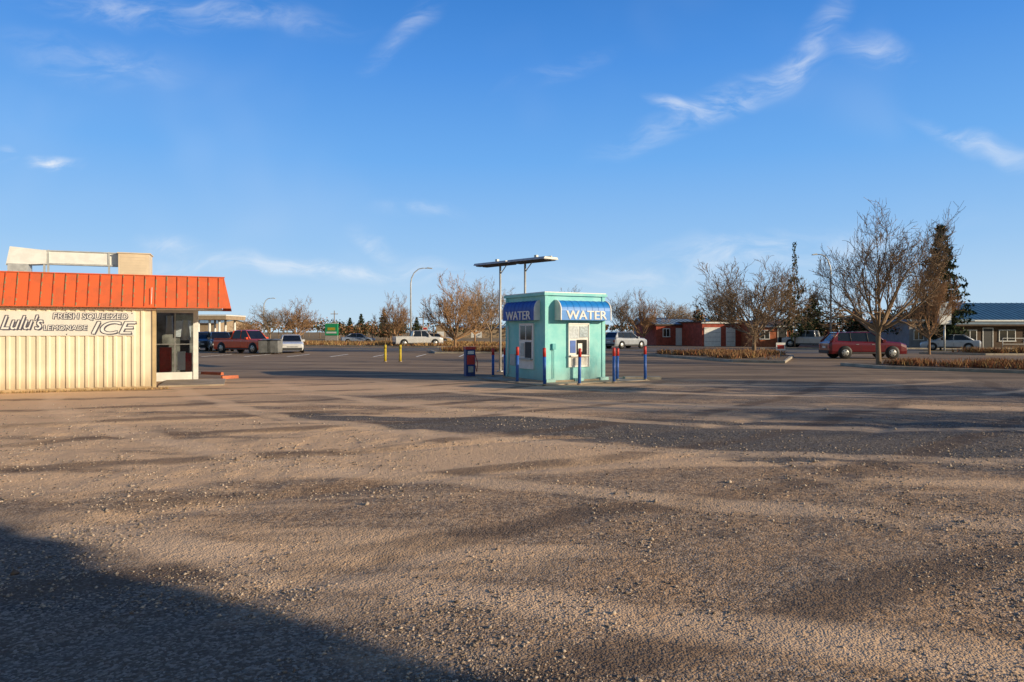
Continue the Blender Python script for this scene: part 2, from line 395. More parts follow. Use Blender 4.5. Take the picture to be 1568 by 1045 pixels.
b=MB();gxr=-.9;g0=-3.4;gyv=3.3
b.box((g0,gyv,0),(gxr-.13,gyv+.08,.30),white);b.box((gxr-.13,gyv-.03,0),(gxr+.02,gyv+.1,2.43),white)
b.box((g0,gyv,2.34),(gxr-.13,gyv+.08,2.43),white)
for xx in (-1.62,-2.35): b.box((xx,gyv,.3),(xx+.035,gyv+.06,2.34),steel)
b.box((g0,gyv+.01,1.25),(gxr-.13,gyv+.05,1.28),steel)
b.box((gxr-.06,gyv+.1,0),(gxr+.0,gyv+.6,2.43),white)
b.build('window_frame',S)
m=bpy.data.materials.new('clear_glass');m.use_nodes=True;nt=m.node_tree;nt.nodes.clear()
o_=nt.nodes.new('ShaderNodeOutputMaterial');tr=nn(nt,'ShaderNodeBsdfTransparent',{0:(.85,.88,.9,1)});gl=nn(nt,'ShaderNodeBsdfGlossy',{0:(1,1,1,1),'Roughness':.03})
fr=nn(nt,'ShaderNodeFresnel',{0:1.4});mx=nn(nt,'ShaderNodeMixShader',{0:fr.outputs[0],1:tr.outputs[0],2:gl.outputs[0]});nt.links.new(mx.outputs[0],o_.inputs[0])
b=MB();b.box((g0,gyv+.025,.3),(gxr-.13,gyv+.035,2.34),m);b.build('window_glass',S)
b=MB()
b.box((g0,gyv+1.8,0),(gxr-.1,gyv+1.9,2.4),M('inner_wall',(.30,.30,.27),.8,.6,2.5));b.box((g0,gyv+.1,0),(gxr-.1,gyv+1.8,.05),conc)
b.box((-2.1,gyv+.3,.3),(-1.75,gyv+.7,1.15),redp);b.box((-1.5,gyv+.8,0),(-1.2,gyv+1.1,1.5),plast)
b.box((-1.55,gyv+.3,.35),(-1.3,gyv+.45,1.0),white);b.box((-1.3,gyv+.35,.3),(-1.1,gyv+.6,.95),redp)
b.tube([(-1.3,gyv+.4,1.4),(-1.3,gyv+.4,2.1)],[.16,.10],8,white);b.tube([(-1.8,gyv+.4,1.6),(-1.8,gyv+.4,2.25)],[.12,.1],8,white)
b.box((-1.7,gyv+1.7,1.5),(-1.2,gyv+1.79,2.1),paperA)
b.build('interior',S)
b=MB();b.box((wx+.1,.5,.003),(.0,gyv-.05,.05),conc);b.build('porch_slab',S)
b=MB()
b.box((-4.9,1.3,3.72),(-3.02,1.7,4.12),white);
b.add([(-5.9,1.25,3.65),(-4.9,1.25,3.72),(-4.9,1.75,3.72),(-5.9,1.75,3.65),(-5.8,1.25,4.2),(-4.9,1.25,4.12),(-4.9,1.75,4.12),(-5.8,1.75,4.2)],[(0,3,2,1),(4,5,6,7),(0,1,5,4),(1,2,6,5),(2,3,7,6),(3,0,4,7)],white)
b.box((-5.85,1.22,3.3),(-5.35,1.7,3.7),galv)
for xx in (-4.88,-3.3,-4.98): b.box((xx,1.28,3.28),(xx+.05,1.33,4.14),galv)
b.box((-4.95,1.27,3.7),(-3.0,1.29,3.75),galv);b.box((-4.95,1.27,4.10),(-3.0,1.29,4.13),galv)
b.build('roof_duct',S)
coolM=M('cooler_tan',(.74,.60,.43),.7,.1,3)
b=MB();b.box((-3.0,1.1,3.3),(-2.15,1.9,4.10),coolM)
for kk in range(8): b.box((-2.93,1.092,3.42+kk*.08),(-2.22,1.10,3.45+kk*.08),coolM)
b.box((-3.03,1.07,4.10),(-2.12,1.93,4.13),coolM)
b.build('evaporative_cooler',S)
by=wf-.04
b=MB();b.box((-5.75,by-.02,1.58),(-2.42,by,2.27),M('banner_vinyl',(.80,.77,.70),.5,.08,2))
for xx in (-5.7,-4.1,-2.47):
    for zz in (1.62,2.23): b.tube([(xx,by-.03,zz),(xx,by-.018,zz)],[.02,.02],8,steel)
b.build('banner',S)
def ltr(nm,body,size,x,z,shear,sx,o=.013):
    for k,(dx,dz) in enumerate(((-o,0),(o,0),(0,o),(0,-o),(o*1.6,-o*1.6),(o,o),(-o,-o),(-o,o))):
        text(nm+'_outline',body,size,letterD,S,(x+dx,by-.024-.0006*k,z+dz),(rad(90),0,0),ext=.0002,shear=shear,sx=sx)
    text(nm,body,size,white,S,(x,by-.034,z),(rad(90),0,0),ext=.002,shear=shear,sx=sx)
ltr('lettering_name',"Lulu's",.54,-5.20,1.93,.4,.78,.022)
ltr('lettering_fresh',"FRESH SQUEEZED",.235,-3.52,2.13,.1,1.0,.014)
ltr('lettering_lemonade',"LEMONADE",.20,-4.14,1.80,.1,1.0,.014)
ltr('lettering_ice',"ICE",.50,-3.02,1.79,.3,1.45,.02)
b=MB();b.tube([(-1.95,-.2,3.0),(-1.95,-.35,2.5)],[.01,.01],5,white);b.tube([(LX,-.12,2.36),(-4,-.12,2.34),(-.3,-.12,2.37)],[.012]*3,5,white);b.build('conduit',S)
obM=M('orange_block',(.62,.16,.06),.7,.3,5)
for px,py,r,l in ((325,574,-25,.55),(352,580,50,.3)):
    Yv=gy(py);b=MB();b.extr([(-.08,0),(.08,0),(.05,.11),(-.05,.11)],'x',-l,l,obM);b.build('parking_stop',loc=(gx(px,Yv),Yv,0),rz=rad(r))
# ---------------- trees
def gen_bare(seed,lim=6,sub=(5,5,4,3),trunkh=.24,spread=45,mat=bark,up=.35,thick=1.0,tmin=.0011):
    r=random.Random(seed);mb=MB();BR=[]
    def br(p,d,L,rad0,lvl):
        n=4 if lvl<3 else 3
        pts=[p.copy()];rs=[rad0];q=p.copy();dd=d.copy()
        for k in range(n):
            j=Vector((r.gauss(0,1),r.gauss(0,1),r.gauss(0,1)))*(.09+.03*lvl)
            dd=(dd+j+Vector((0,0,up*.5))).normalized()
            q=q+dd*(L/n);pts.append(q.copy());rs.append(max(rad0*(1-.72*(k+1)/n),tmin))
        BR.append((pts,rs,5 if lvl<2 else 3))
        if lvl<len(sub):
            cnt=max(2,sub[lvl]+r.randint(-1,1))
            for c in range(cnt):
                t=.22+.75*(c+r.random())/cnt
                i=min(int(t*n),n-1);f=t*n-i
                bp=pts[i].lerp(pts[i+1],f);bd=(pts[i+1]-pts[i]).normalized()
                ax=bd.cross(Vector((r.gauss(0,1),r.gauss(0,1),r.gauss(0,1)))).normalized()
                nd=(Matrix.Rotation(rad(r.uniform(22,48)),3,ax)@bd)
                br(bp,nd,L*r.uniform(.42,.68),max(rs[i]*.58,tmin*1.4),lvl+1)
    tp=Vector((0,0,trunkh));BR.append(([Vector((0,0,-.01)),Vector((.003,0,trunkh*.1)),Vector((0,.004,trunkh*.6)),tp],[.028*thick,.021*thick,.018*thick,.018*thick],8))
    for k in range(lim):
        a=2*math.pi*(k+r.random()*.6)/lim;t=rad(r.uniform(.35,1)*spread)
        br(Vector((0,0,trunkh*r.uniform(.82,1.05))),Vector((math.sin(t)*math.cos(a),math.sin(t)*math.sin(a),math.cos(t))),.42*r.uniform(.85,1.1),.0125*thick,0)
    br(tp,Vector((.03,.02,1)),.46,.014*thick,0)
    P=np.array([tuple(p) for pts,_,_ in BR for p in pts]);zm=np.percentile(P[:,2],99.6);rx=np.percentile(np.hypot(P[:,0],P[:,1]),93)
    sx=.5/rx;sz=1/zm
    for pts,rs,n in BR:
        mb.tube([(p.x*sx,p.y*sx,p.z*sz) for p in pts],rs,n,mat,cap=False)
    return mb
T1=gen_bare(3,9,(5,5,5,3),.23,78,bark,.20).mesh('bare_tree_a')
T2=gen_bare(8,8,(6,5,4,3),.18,80,bark2,.2,1,.0015).mesh('bare_tree_b')
T3=gen_bare(21,7,(5,5,4,2),.22,60,bark3,.3,1,.0016).mesh('bare_tree_c')
T4=gen_bare(33,8,(6,5,5,3),.18,80,bark,.15,1,.0013).mesh('bare_tree_d')
def tree(px,Yv,top,wpx,me,rz=0):
    h=CH+(HZ-top)*Yv/F;w=wpx*Yv/F
    place('bare_tree',me,(gx(px,Yv),Yv,0),rz,(w,w,h))
tree(1345,gy(562),322,190,T1,.4)
tree(1155,gy(546),405,160,T4,1.2)
tree(1423,gy(543),385,85,T2,2.5)
tree(697,gy(540),422,104,T2,.2)
tree(752,80,432,80,T3,2.2)
tree(727,92,434,74,T2,4.2)
tree(605,92,452,64,T2,3.0)
tree(455,92,458,68,T2,5.0)
tree(414,108,468,56,T3,1)
tree(380,118,485,50,T2,2)
tree(952,96,450,54,T3,3)
tree(986,84,446,62,T2,.9)
tree(1030,112,460,66,T3,.1)
tree(1052,100,468,55,T3,2.1)
tree(1105,92,425,85,T3,2.9)
tree(873,130,443,60,T3,2.9)
for (x,y,h,w) in ((27,13.6,8,5.5),(23,7.6,6.5,5)):
    place('bare_tree',T1,(x,y,0),x,(w,w,h))
def gen_pine(seed,dens=1.0,sparse=False):
    r=random.Random(seed);mb=MB()
    mb.tube([(0,0,0),(0,0,.5),(0,0,1)],[.016,.010,.002],7,bark)
    z=.10
    while z<.985:
        w=.5*(1-z)**.8*(.72+.5*r.random())+.02
        if sparse and z>.68: w*=.45
        if z<.2: w*=.8
        nb=int(9*dens)
        for k in range(nb):
            a=r.random()*6.283;L=w*r.uniform(.6,1.1);dz=r.uniform(-.15,.35)*L
            p0=Vector((0,0,z));p1=Vector((math.cos(a)*L,math.sin(a)*L,z+dz*.5))
            mb.tube([p0,p1],[.003,.001],3,bark,cap=False)
            nt_=int((13 if not(sparse and z>.66) else 5)*max(.4,L/.3)*dens)
            for t in range(nt_):
                c=p0.lerp(p1,.2+.8*r.random()**.8)+Vector((r.gauss(0,.022),r.gauss(0,.022),r.gauss(0,.009)))
                s=r.uniform(.012,.028);mt=pineM if r.random()<.85 else pineM2
                for _ in range(3):
                    u=Vector((r.gauss(0,1),r.gauss(0,1),r.gauss(.2,.6))).normalized()*s*1.7;v=u.cross(Vector((r.gauss(0,1),r.gauss(0,1),r.gauss(0,1)))).normalized()*s*.5
                    mb.add([tuple(c-v),tuple(c+v),tuple(c+u)],[(0,1,2)],mt)
        z+=r.uniform(.018,.032)
    return mb
P1=gen_pine(4).mesh('pine_a');P2=gen_pine(9,.6,True).mesh('pine_b')
def pine(px,Yv,top,wpx,me,rz=0):
    h=CH+(HZ-top)*Yv/F;w=wpx*Yv/F;place('pine_tree',me,(gx(px,Yv),Yv,0),rz,(w,w,h))
pine(1440,62,346,100,P1,.5);pine(1217,74,372,60,P2,1.5);pine(1245,84,452,70,P1,2);pine(1310,84,474,60,P1,3)
pine(553,150,481,24,P1);pine(588,140,474,28,P1,2);pine(536,150,487,22,P1,1);pine(638,140,486,22,P1,1)
def clump_mass(name,items,mats,seed,tri=.35,per=260):
    r=random.Random(seed);mb=MB()
    for (x,y,z0,rx,rz_) in items:
        lob=[(r.gauss(0,.4)*rx,r.gauss(0,.4)*rx,z0+rz_*(.4+.6*r.random()),r.uniform(.35,.7)) for _ in range(6)]
        mb.tube([(x,y,0),(x,y,z0+rz_*.6)],[.15,.05],5,bark,cap=False)
        for _ in range(per):
            l=r.choice(lob);v=Vector((r.gauss(0,1),r.gauss(0,1),r.gauss(0,1))).normalized()*r.random()**.4*l[3]
            c=Vector((x+l[0]+v.x*rx,y+l[1]+v.y*rx,max(.1,l[2]+v.z*rz_*.8)))
            u=Vector((r.gauss(0,1),r.gauss(0,1),r.gauss(0,1))).normalized()*tri*r.uniform(.5,1.2);w=u.cross(Vector((r.gauss(0,1),r.gauss(0,1),r.gauss(0,1)))).normalized()*tri*.5
            mb.add([tuple(c-w),tuple(c+w),tuple(c+u)],[(0,1,2)],r.choice(mats))
    mb.build(name)
its=[]
for px in range(-80,1700,12):
    if 300<px<345 and R.random()<.3: continue
    Yv=R.uniform(170,260);hh=R.uniform(2.8,5.6)*(1.15 if px>1050 else .95)
    its.append((gx(px+R.uniform(-6,6),Yv),Yv,hh*.35,R.uniform(2.2,4.5),hh*.6))
clump_mass('distant_trees',its,[shrubM,pineM,pineM,bark2,pineM2],2,.6,150)
its=[]
for px0,px1,Y0,Y1,h0,h1,n in ((1230,1390,82,95,2.5,4.4,13),(1060,1220,95,110,3.0,5.0,10),(510,620,120,150,1.8,3.4,12),(1340,1400,70,78,2,3.5,4)):
    for _ in range(n):
        Yv=R.uniform(Y0,Y1);hh=R.uniform(h0,h1);its.append((gx(R.uniform(px0,px1),Yv),Yv,hh*.3,R.uniform(1.2,2.4),hh*.65))
clump_mass('evergreen_thicket',its,[pineM,pineM,shrubM,bark2],5,.30,380)
# ---------------- islands & grass
def island(name,poly,h=.13,topm=darkgrass):
    mb=MB()
    cx=sum(p[0] for p in poly)/len(poly);cy=sum(p[1] for p in poly)/len(poly)
    def inset(p,dv):
        v=Vector((cx-p[0],cy-p[1]));v.normalize();return (p[0]+v.x*dv,p[1]+v.y*dv)
    I=[inset(p,.25) for p in poly];n=len(poly)
    vs=[(p[0],p[1],0) for p in poly]+[(p[0],p[1],h) for p in poly]+[(p[0],p[1],h) for p in I]
    mb.add(vs,[(i,(i+1)%n,n+(i+1)%n,n+i) for i in range(n)]+[(n+i,n+(i+1)%n,2*n+(i+1)%n,2*n+i) for i in range(n)],kerbM)
    mb.add([(p[0],p[1],h-.01) for p in I],[tuple(range(n))],topm);mb.build(name,recalc=True)
def inpoly(x,y,poly):
    c=False;j=len(poly)-1
    for i in range(len(poly)):
        xi,yi=poly[i];xj,yj=poly[j]
        if (yi>y)!=(yj>y) and x<(xj-xi)*(y-yi)/(yj-yi)+xi: c=not c
        j=i
    return c
def scatter(name,poly,n,h,w,mats,seed,z0=.1,clump=None):
    r=random.Random(seed);mb=MB();xs_=[p[0] for p in poly];ys_=[p[1] for p in poly];k=0
    cl=[]
    while k<n:
        if clump and (not cl or r.random()<clump):
            x=r.uniform(min(xs_),max(xs_));y=r.uniform(min(ys_),max(ys_))
            if not inpoly(x,y,poly): continue
            cl=[x,y]
        if clump: x=cl[0]+r.gauss(0,.28);y=cl[1]+r.gauss(0,.28)
        else: x=r.uniform(min(xs_),max(xs_));y=r.uniform(min(ys_),max(ys_))
        if not inpoly(x,y,poly): continue
        k+=1;a=r.random()*6.283;hh=h*r.uniform(.4,1.15);ww=w*r.uniform(.6,1.4)
        dx,dy=math.cos(a)*ww,math.sin(a)*ww;lx,ly=r.gauss(0,.35)*hh,r.gauss(0,.35)*hh;zz=z0+r.random()*h*.25
        mb.add([(x-dx,y-dy,zz),(x+dx,y+dy,zz),(x+lx,y+ly,zz+hh)],[(0,1,2)],r.choice(mats))
    mb.build(name)
IA=[(9.3,49),(12.3,38),(14.6,36.5),(18.8,45.5),(20,51),(14,52.5)]
IB=[(16.5,34.3),(17.0,31.0),(23.5,25.0),(34,25.5),(36,33.5)]
IC=[(31,52),(34,49),(55,49),(55,52.7)]
island('traffic_island',IA);island('traffic_island',IB);island('traffic_island',IC)
def shrink(poly,f):
    cx=sum(p[0] for p in poly)/len(poly);cy=sum(p[1] for p in poly)/len(poly)
    return [(cx+(p[0]-cx)*f,cy+(p[1]-cy)*f) for p in poly]
scatter('dry_shrub',shrink(IA,.86),7000,.34,.025,[shrubM,shrubM,grassM,bark2],3,.12,.02)
scatter('dry_shrub',shrink(IB,.88),13000,.30,.02,[shrubM,shrubM,shrubM,grassM],4,.12,.02)
scatter('dry_shrub',shrink(IC,.88),7000,.4,.03,[shrubM,grassM],6,.12,.02)
ID=[(-30,80),(-8,73),(2,73.5),(4,82),(-8,92),(-34,98)]
island('grass_verge',ID,.12,turf)
scatter('dry_grass',shrink(ID,.93),12000,.38,.05,[grassM,grassM,shrubM],7,.12)
IE=[(-7,58.5),(-6,53),(2.5,53),(3,58)]
island('traffic_island',IE,.12,turf);scatter('dry_grass',shrink(IE,.85),3500,.4,.03,[grassM,shrubM],8,.12,.05)
r=random.Random(4);mb=MB()
for _ in range(900):
    lx=r.uniform(-6.5,-1.5);ly=-.12-abs(r.gauss(0,.10));x=-8.86+lx*math.cos(rad(22))-ly*math.sin(rad(22));y=21+lx*math.sin(rad(22))+ly*math.cos(rad(22))
    a=r.random()*6.28;h=r.uniform(.02,.10);mb.add([(x-.01*math.cos(a),y-.01*math.sin(a),-.02),(x+.01*math.cos(a),y+.01*math.sin(a),-.02),(x+r.gauss(0,.03),y+r.gauss(0,.03),h)],[(0,1,2)],grassM)
mb.build('weeds')
asph=M('road_asphalt',(.13,.11,.095),.9,.25,.4)
b=MB();b.add([(-140,60,.004),(9,60,.004),(22,53,.004),(140,53,.004),(140,66,.004),(24,66,.004),(10,70.5,.004),(-140,70.5,.004)],[tuple(range(8))],asph);b.build('road')
b=MB()
k=-100
while k<8: b.box((k,65.1,.004),(k+3,65.25,.009),yellow);k+=6
k=24
while k<100: b.box((k,59.6,.004),(k+3,59.75,.009),yellow);k+=6
b.build('road_markings')
b=MB()
for k in range(9):
    x=-21+k*2.9;b.box((x,46,.003),(x+.1,51,.007),white)
b.build('parking_markings')
b=MB();b.box((-140,70.6,0),(-34,70.9,.13),kerbM);b.box((-140,59.6,0),(-30,59.9,.13),kerbM);b.box((24,66.0,0),(140,66.3,.13),kerbM);b.build('kerb')
# ---------------- vehicles
def wheel(mb,x,y,r,w,side):
    ys=[y-w/2,y+w/2]
    mb.tube([(x,ys[0],r),(x,ys[0]+.02,r),(x,ys[1]-.02,r),(x,ys[1],r)],[r*.93,r,r,r*.93],18,dark)
    o=ys[1]+.004 if side>0 else ys[0]-.004
    mb.tube([(x,o-.01*side,r),(x,o,r)],[r*.62,r*.58],14,steel)
    for k in range(5):
        a=2*math.pi*k/5;p=Vector((x,o+.004*side,r))
        q=p+Vector((math.cos(a),0,math.sin(a)))*r*.42;mb.tube([q,q+Vector((0,.003*side,0))],[r*.12]*2,6,plast)
def car(name,loc,rz,kind,col):
    pm=paint('car_paint',col);E=empty(name,loc,rz);mb=MB()
    spec={'suv':(4.7,.93,1.68,1.05,[(2.36,.70),(2.30,.90),(1.95,1.02),(1.15,1.09),(.2,1.06),(-1.2,1.09),(-1.9,1.13),(-2.2,1.10),(-2.35,.95)],(1.15,.25,-1.75,-2.25),.37,1.42),
          'sedan':(4.6,.90,1.45,.92,[(2.28,.60),(2.2,.74),(1.7,.84),(1.0,.93),(-1.6,.95),(-2.15,.93),(-2.28,.8)],(1.05,.30,-.95,-1.75),.33,1.35),
          'pickup':(5.5,.97,1.82,1.12,[(2.73,.80),(2.68,1.0),(2.3,1.09),(1.35,1.14),(-.6,1.14),(-2.65,1.12),(-2.72,1.05)],(1.35,.70,-.62,-.78),.40,1.75)}[kind]
    L,w,H_,belt,top,gh_,wr,wb=spec
    zb=.30 if kind!='sedan' else .22
    rings=[];n=len(top)
    for i,(x,z) in enumerate(top):
        e=1.0
        if i==0: e=.86
        elif i==1: e=.93
        elif i==n-1: e=.92
        ww=w*e
        rings.append([(x,-ww*.92,zb),(x,-ww,zb+.18),(x,-ww,z-.22),(x,-ww*.975,z-.07),(x,-ww*.86,z),(x,ww*.86,z),(x,ww*.975,z-.07),(x,ww,z-.22),(x,ww,zb+.18),(x,ww*.92,zb)])
    vs=[p for r_ in rings for p in r_];fs=[]
    for i in range(n-1):
        for k in range(10):
            a=i*10+k;b_=i*10+(k+1)%10;fs.append((a,b_,b_+10,a+10))
    fs.append(tuple(range(10)));fs.append(tuple((n-1)*10+k for k in range(9,-1,-1)))
    mb.add(vs,fs,pm)
    mb.build('body',E,recalc=True)
    g=MB();x0,x1,x2,x3=gh_;gb=belt-.02 if kind!='sedan' else .90;wb0=w*.86;wt=w*.70;zt=H_-.05
    gv=[(x0,-wb0,gb),(x1,-wt,zt),(x2,-wt,zt),(x3,-wb0,gb),(x0,wb0,gb),(x1,wt,zt),(x2,wt,zt),(x3,wb0,gb)]
    g.add(gv,[(0,1,2,3),(4,7,6,5),(0,4,5,1),(3,2,6,7),(1,5,6,2),(0,3,7,4)],cglass)
    g.build('windows',E,recalc=True)
    p=MB()
    p.add([(x1+.05,-wt-.01,zt-.02),(x1+.05,wt+.01,zt-.02),(x2-.08,wt+.01,zt-.02),(x2-.08,-wt-.01,zt-.02),(x1-.18,-wt*.84,H_),(x1-.18,wt*.84,H_),(x2+.14,wt*.84,H_-.02),(x2+.14,-wt*.84,H_-.02)],[(0,1,5,4),(1,2,6,5),(2,3,7,6),(3,0,4,7),(4,5,6,7)],pm)
    for s in (-1,1):
        p.tube([(x0,s*wb0,gb),(x1,s*wt,zt)],[.045,.04],4,pm);p.tube([(x3,s*wb0,gb),(x2,s*wt,zt)],[.08,.07],4,pm)
        if kind=='suv': p.add([(x3+.02,s*(wb0+.012),gb),(x3+.42,s*(wb0+.012),gb),(x2+.0,s*(wt+.012),zt),(x2-.05,s*(wt+.012),zt)],[(0,1,2,3)],pm)
        pil=[(x0+x3)/2+.12] if kind!='suv' else [.02,-1.0]
        if kind=='pickup': pil=[.25]
        for xx in pil: p.tube([(xx,s*(wb0+.005),gb),(xx-.05,s*(wt+.005),zt)],[.035,.035],4,pm if kind!='suv' else plast)
        if kind=='suv': p.tube([(x1-.2,s*wt*.9,H_+.03),(x2+.2,s*wt*.9,H_+.02)],[.015,.015],5,plast)
        p.box((x0-.35,s*(w+.02)-.09,gb),(x0-.15,s*(w+.02)+.09,gb+.16),pm)
        for xx in (x0-.95,x0-1.9): p.box((xx,s*w-.012,belt-.17),(xx+.16,s*w+.012,belt-.14),steel)
        for xx in (x0-.15,(x0+x3)/2+.1): p.box((xx,s*w-.004,zb+.2),(xx+.012,s*w+.004,belt-.24),plast)
        p.box((-wb+.45,s*w-.015,zb+.02),(wb-.45,s*w+.015,zb+.12),plast)
        for sx in (wb,-wb):
            p.tube([(sx,s*(w-.05),wr+.02),(sx,s*(w+.006),wr+.02)],[wr*1.15]*2,20,plast)
            wheel(p,sx,s*(w-.08),wr,.22,s)
    fx=top[0][0]
    p.box((fx-.12,-w*.82,zb+.02),(fx+.03,w*.82,zb+.2),plast);p.box((fx-.05,-w*.45,zb+.26),(fx+.02,w*.45,top[0][1]-.08),plast)
    rx_=top[-1][0];p.box((rx_-.05,-w*.84,zb+.03),(rx_+.1,w*.84,zb+.22),plast);p.box((rx_-.012,-.25,zb+.35),(rx_+.01,.25,zb+.47),white)
    for s in (-1,1):
        p.box((fx-.22,s*w*.68-.16,top[0][1]-.14),(fx+.012,s*w*.68+.12,top[0][1]-.02),headl)
        p.box((rx_-.015,s*w*.78-.1,top[-1][1]-.30),(rx_+.1,s*w*.78+.09,top[-1][1]-.08),taillight)
    if kind=='pickup':
        p.box((-2.62,-.75,1.10),(-.85,.75,1.143),plast)
        for s in (-1,1): p.box((-2.68,s*.86-.05,1.11),(-.8,s*.86+.05,1.17),pm)
        p.box((-2.73,-.8,1.05),(-2.65,.8,1.17),pm)
    p.build('trim',E)
def carp(name,px,py,rz,kind,col):
    Yv=gy(py);car(name,(gx(px,Yv),Yv,0.004),rad(rz),kind,col)
carp('parked_suv',1320,549,-4,'suv',(.15,.008,.016))
carp('parked_suv',957,534,38,'suv',(.34,.37,.42))
carp('parked_sedan',1454,537,150,'sedan',(.58,.60,.62))
carp('pickup_truck',1240,532,140,'pickup',(.5,.5,.5))
carp('pickup_truck',378,541,-28,'pickup',(.75,.085,.03))
carp('parked_sedan',446,540,-70,'sedan',(.66,.66,.66))
carp('parked_suv',336,538,-60,'suv',(.03,.03,.035))
carp('parked_suv',310,537,-50,'suv',(.05,.05,.06))
carp('parked_suv',361,533,-100,'suv',(.05,.05,.055))
carp('pickup_truck',640,531,20,'pickup',(.58,.58,.58))
carp('parked_sedan',549,527,10,'sedan',(.25,.3,.4))
carp('parked_sedan',668,526,0,'sedan',(.5,.35,.2))
binM=M('bin_grey',(.22,.22,.21),.6,.3,3)
for px,py,w_ in ((409,542,.9),(421,542,.8)):
    Yv=gy(py);b=MB();b.extr([(-.5,.1),(.5,.1),(.6,1.0),(.45,1.15),(-.6,1.0)],'x',-w_/2,w_/2,binM);b.box((-w_/2-.03,-.62,1.0),(w_/2+.03,.1,1.06),plast)
    for s in(-1,1): b.tube([(s*w_*.4-.03,-.4,.08),(s*w_*.4+.03,-.4,.08)],[.08]*2,8,dark);b.tube([(s*w_*.4-.03,.4,.08),(s*w_*.4+.03,.4,.08)],[.08]*2,8,dark)
    b.build('trash_bin',loc=(gx(px,Yv),Yv,0),recalc=True)
def lamp(px,Yv,top,armpx,name='street_lamp'):
    h=CH+(HZ-top)*Yv/F;a=armpx*Yv/F;b=MB()
    s=1 if a>0 else -1;al=abs(a)
    pts=[(0,0,0),(0,0,h*.8)]+[(s*al*(1-math.cos(t))*.6,0,h*.8+h*.2*math.sin(t)) for t in (rad(20),rad(45),rad(70),rad(90))]+[(s*al*.85,0,h)]
    b.tube(pts,[.10,.075,.07,.06,.055,.05,.045],8,galv)
    b.extr([(s*al*.8,h-.04),(s*al*1.1,h-.08),(s*al*1.1,h+.02),(s*al*.85,h+.09)],'y',-.13,.13,galv)
    b.tube([(0,0,0),(0,0,.3)],[.18,.16],8,conc);b.build(name,loc=(gx(px,Yv),Yv,0),recalc=True)
lamp(629,78,411,30);lamp(404,110,457,16);lamp(1272,66,390,-26);lamp(1100,140,470,14)
for px,top,Yv in ((512,476,150),(672,474,160),(1130,478,150),(648,480,120)):
    h=CH+(HZ-top)*Yv/F;b=MB();b.tube([(0,0,0),(0,0,h)],[.11,.08],7,bark);b.box((-.8,-.06,h-.8),(.8,.06,h-.68),bark)
    for s in (-.7,-.25,.25,.7): b.tube([(s,0,h-.68),(s,0,h-.5)],[.05,.04],6,white)
    b.build('utility_pole',loc=(gx(px,Yv),Yv,0))
Yv=112;b=MB();z0=CH+(HZ-514)*Yv/F;z1=CH+(HZ-496)*Yv/F;w=20*Yv/F/2
b.box((-w,-.15,z0),(w,.15,z1),green);b.box((-w-.06,-.12,z1),(w+.06,.12,z1+.08),white);b.box((-w,-.1,0),(w,.1,z0),M('sign_base',(.5,.45,.4),.8,.2,3));b.box((-w*.8,-.17,z0+.35),(w*.8,-.152,z0+.62),white);b.box((-w*.6,-.17,z0+.85),(w*.6,-.152,z0+1.3),yellow)
b.build('store_sign',loc=(gx(508,Yv),Yv,0),rz=rad(-8))
Yv=120;b=MB();z1=CH+(HZ-501)*Yv/F;b.box((-.8,-.3,0),(.8,.3,z1),tanw);b.box((-.95,-.35,z1),(.95,.35,z1+.15),conc);b.box((-.6,-.32,.9),(.6,-.302,1.7),white);b.build('monument_sign',loc=(gx(675,Yv),Yv,0))
Yv=60;z1=CH+(HZ-464)*Yv/F;z0=CH+(HZ-497)*Yv/F;b=MB();b.box((-.55,-.1,z0),(.55,.1,z1),galv);b.box((-.48,-.112,z0+.9),(.48,-.102,z1-.12),M('sign_face',(.5,.55,.6),.5,.4,6));b.box((-.48,-.112,z0+.12),(.48,-.102,z0+.75),white);b.tube([(0,0,0),(0,0,z0)],[.08,.08],8,galv);b.build('pole_sign',loc=(gx(1446,Yv),Yv,0))
for px,py,tp in ((651,530,500),(1195,548,525)):
    Yv=gy(py);z1=CH+(HZ-tp)*Yv/F;b=MB();b.tube([(0,0,0),(0,0,z1)],[.03,.03],6,galv);b.box((-.3,-.05,z1-.5),(.3,-.03,z1),white);b.box((-.22,-.056,z1-.4),(.22,-.051,z1-.15),redp);b.build('traffic_sign',loc=(gx(px,Yv),Yv,0))
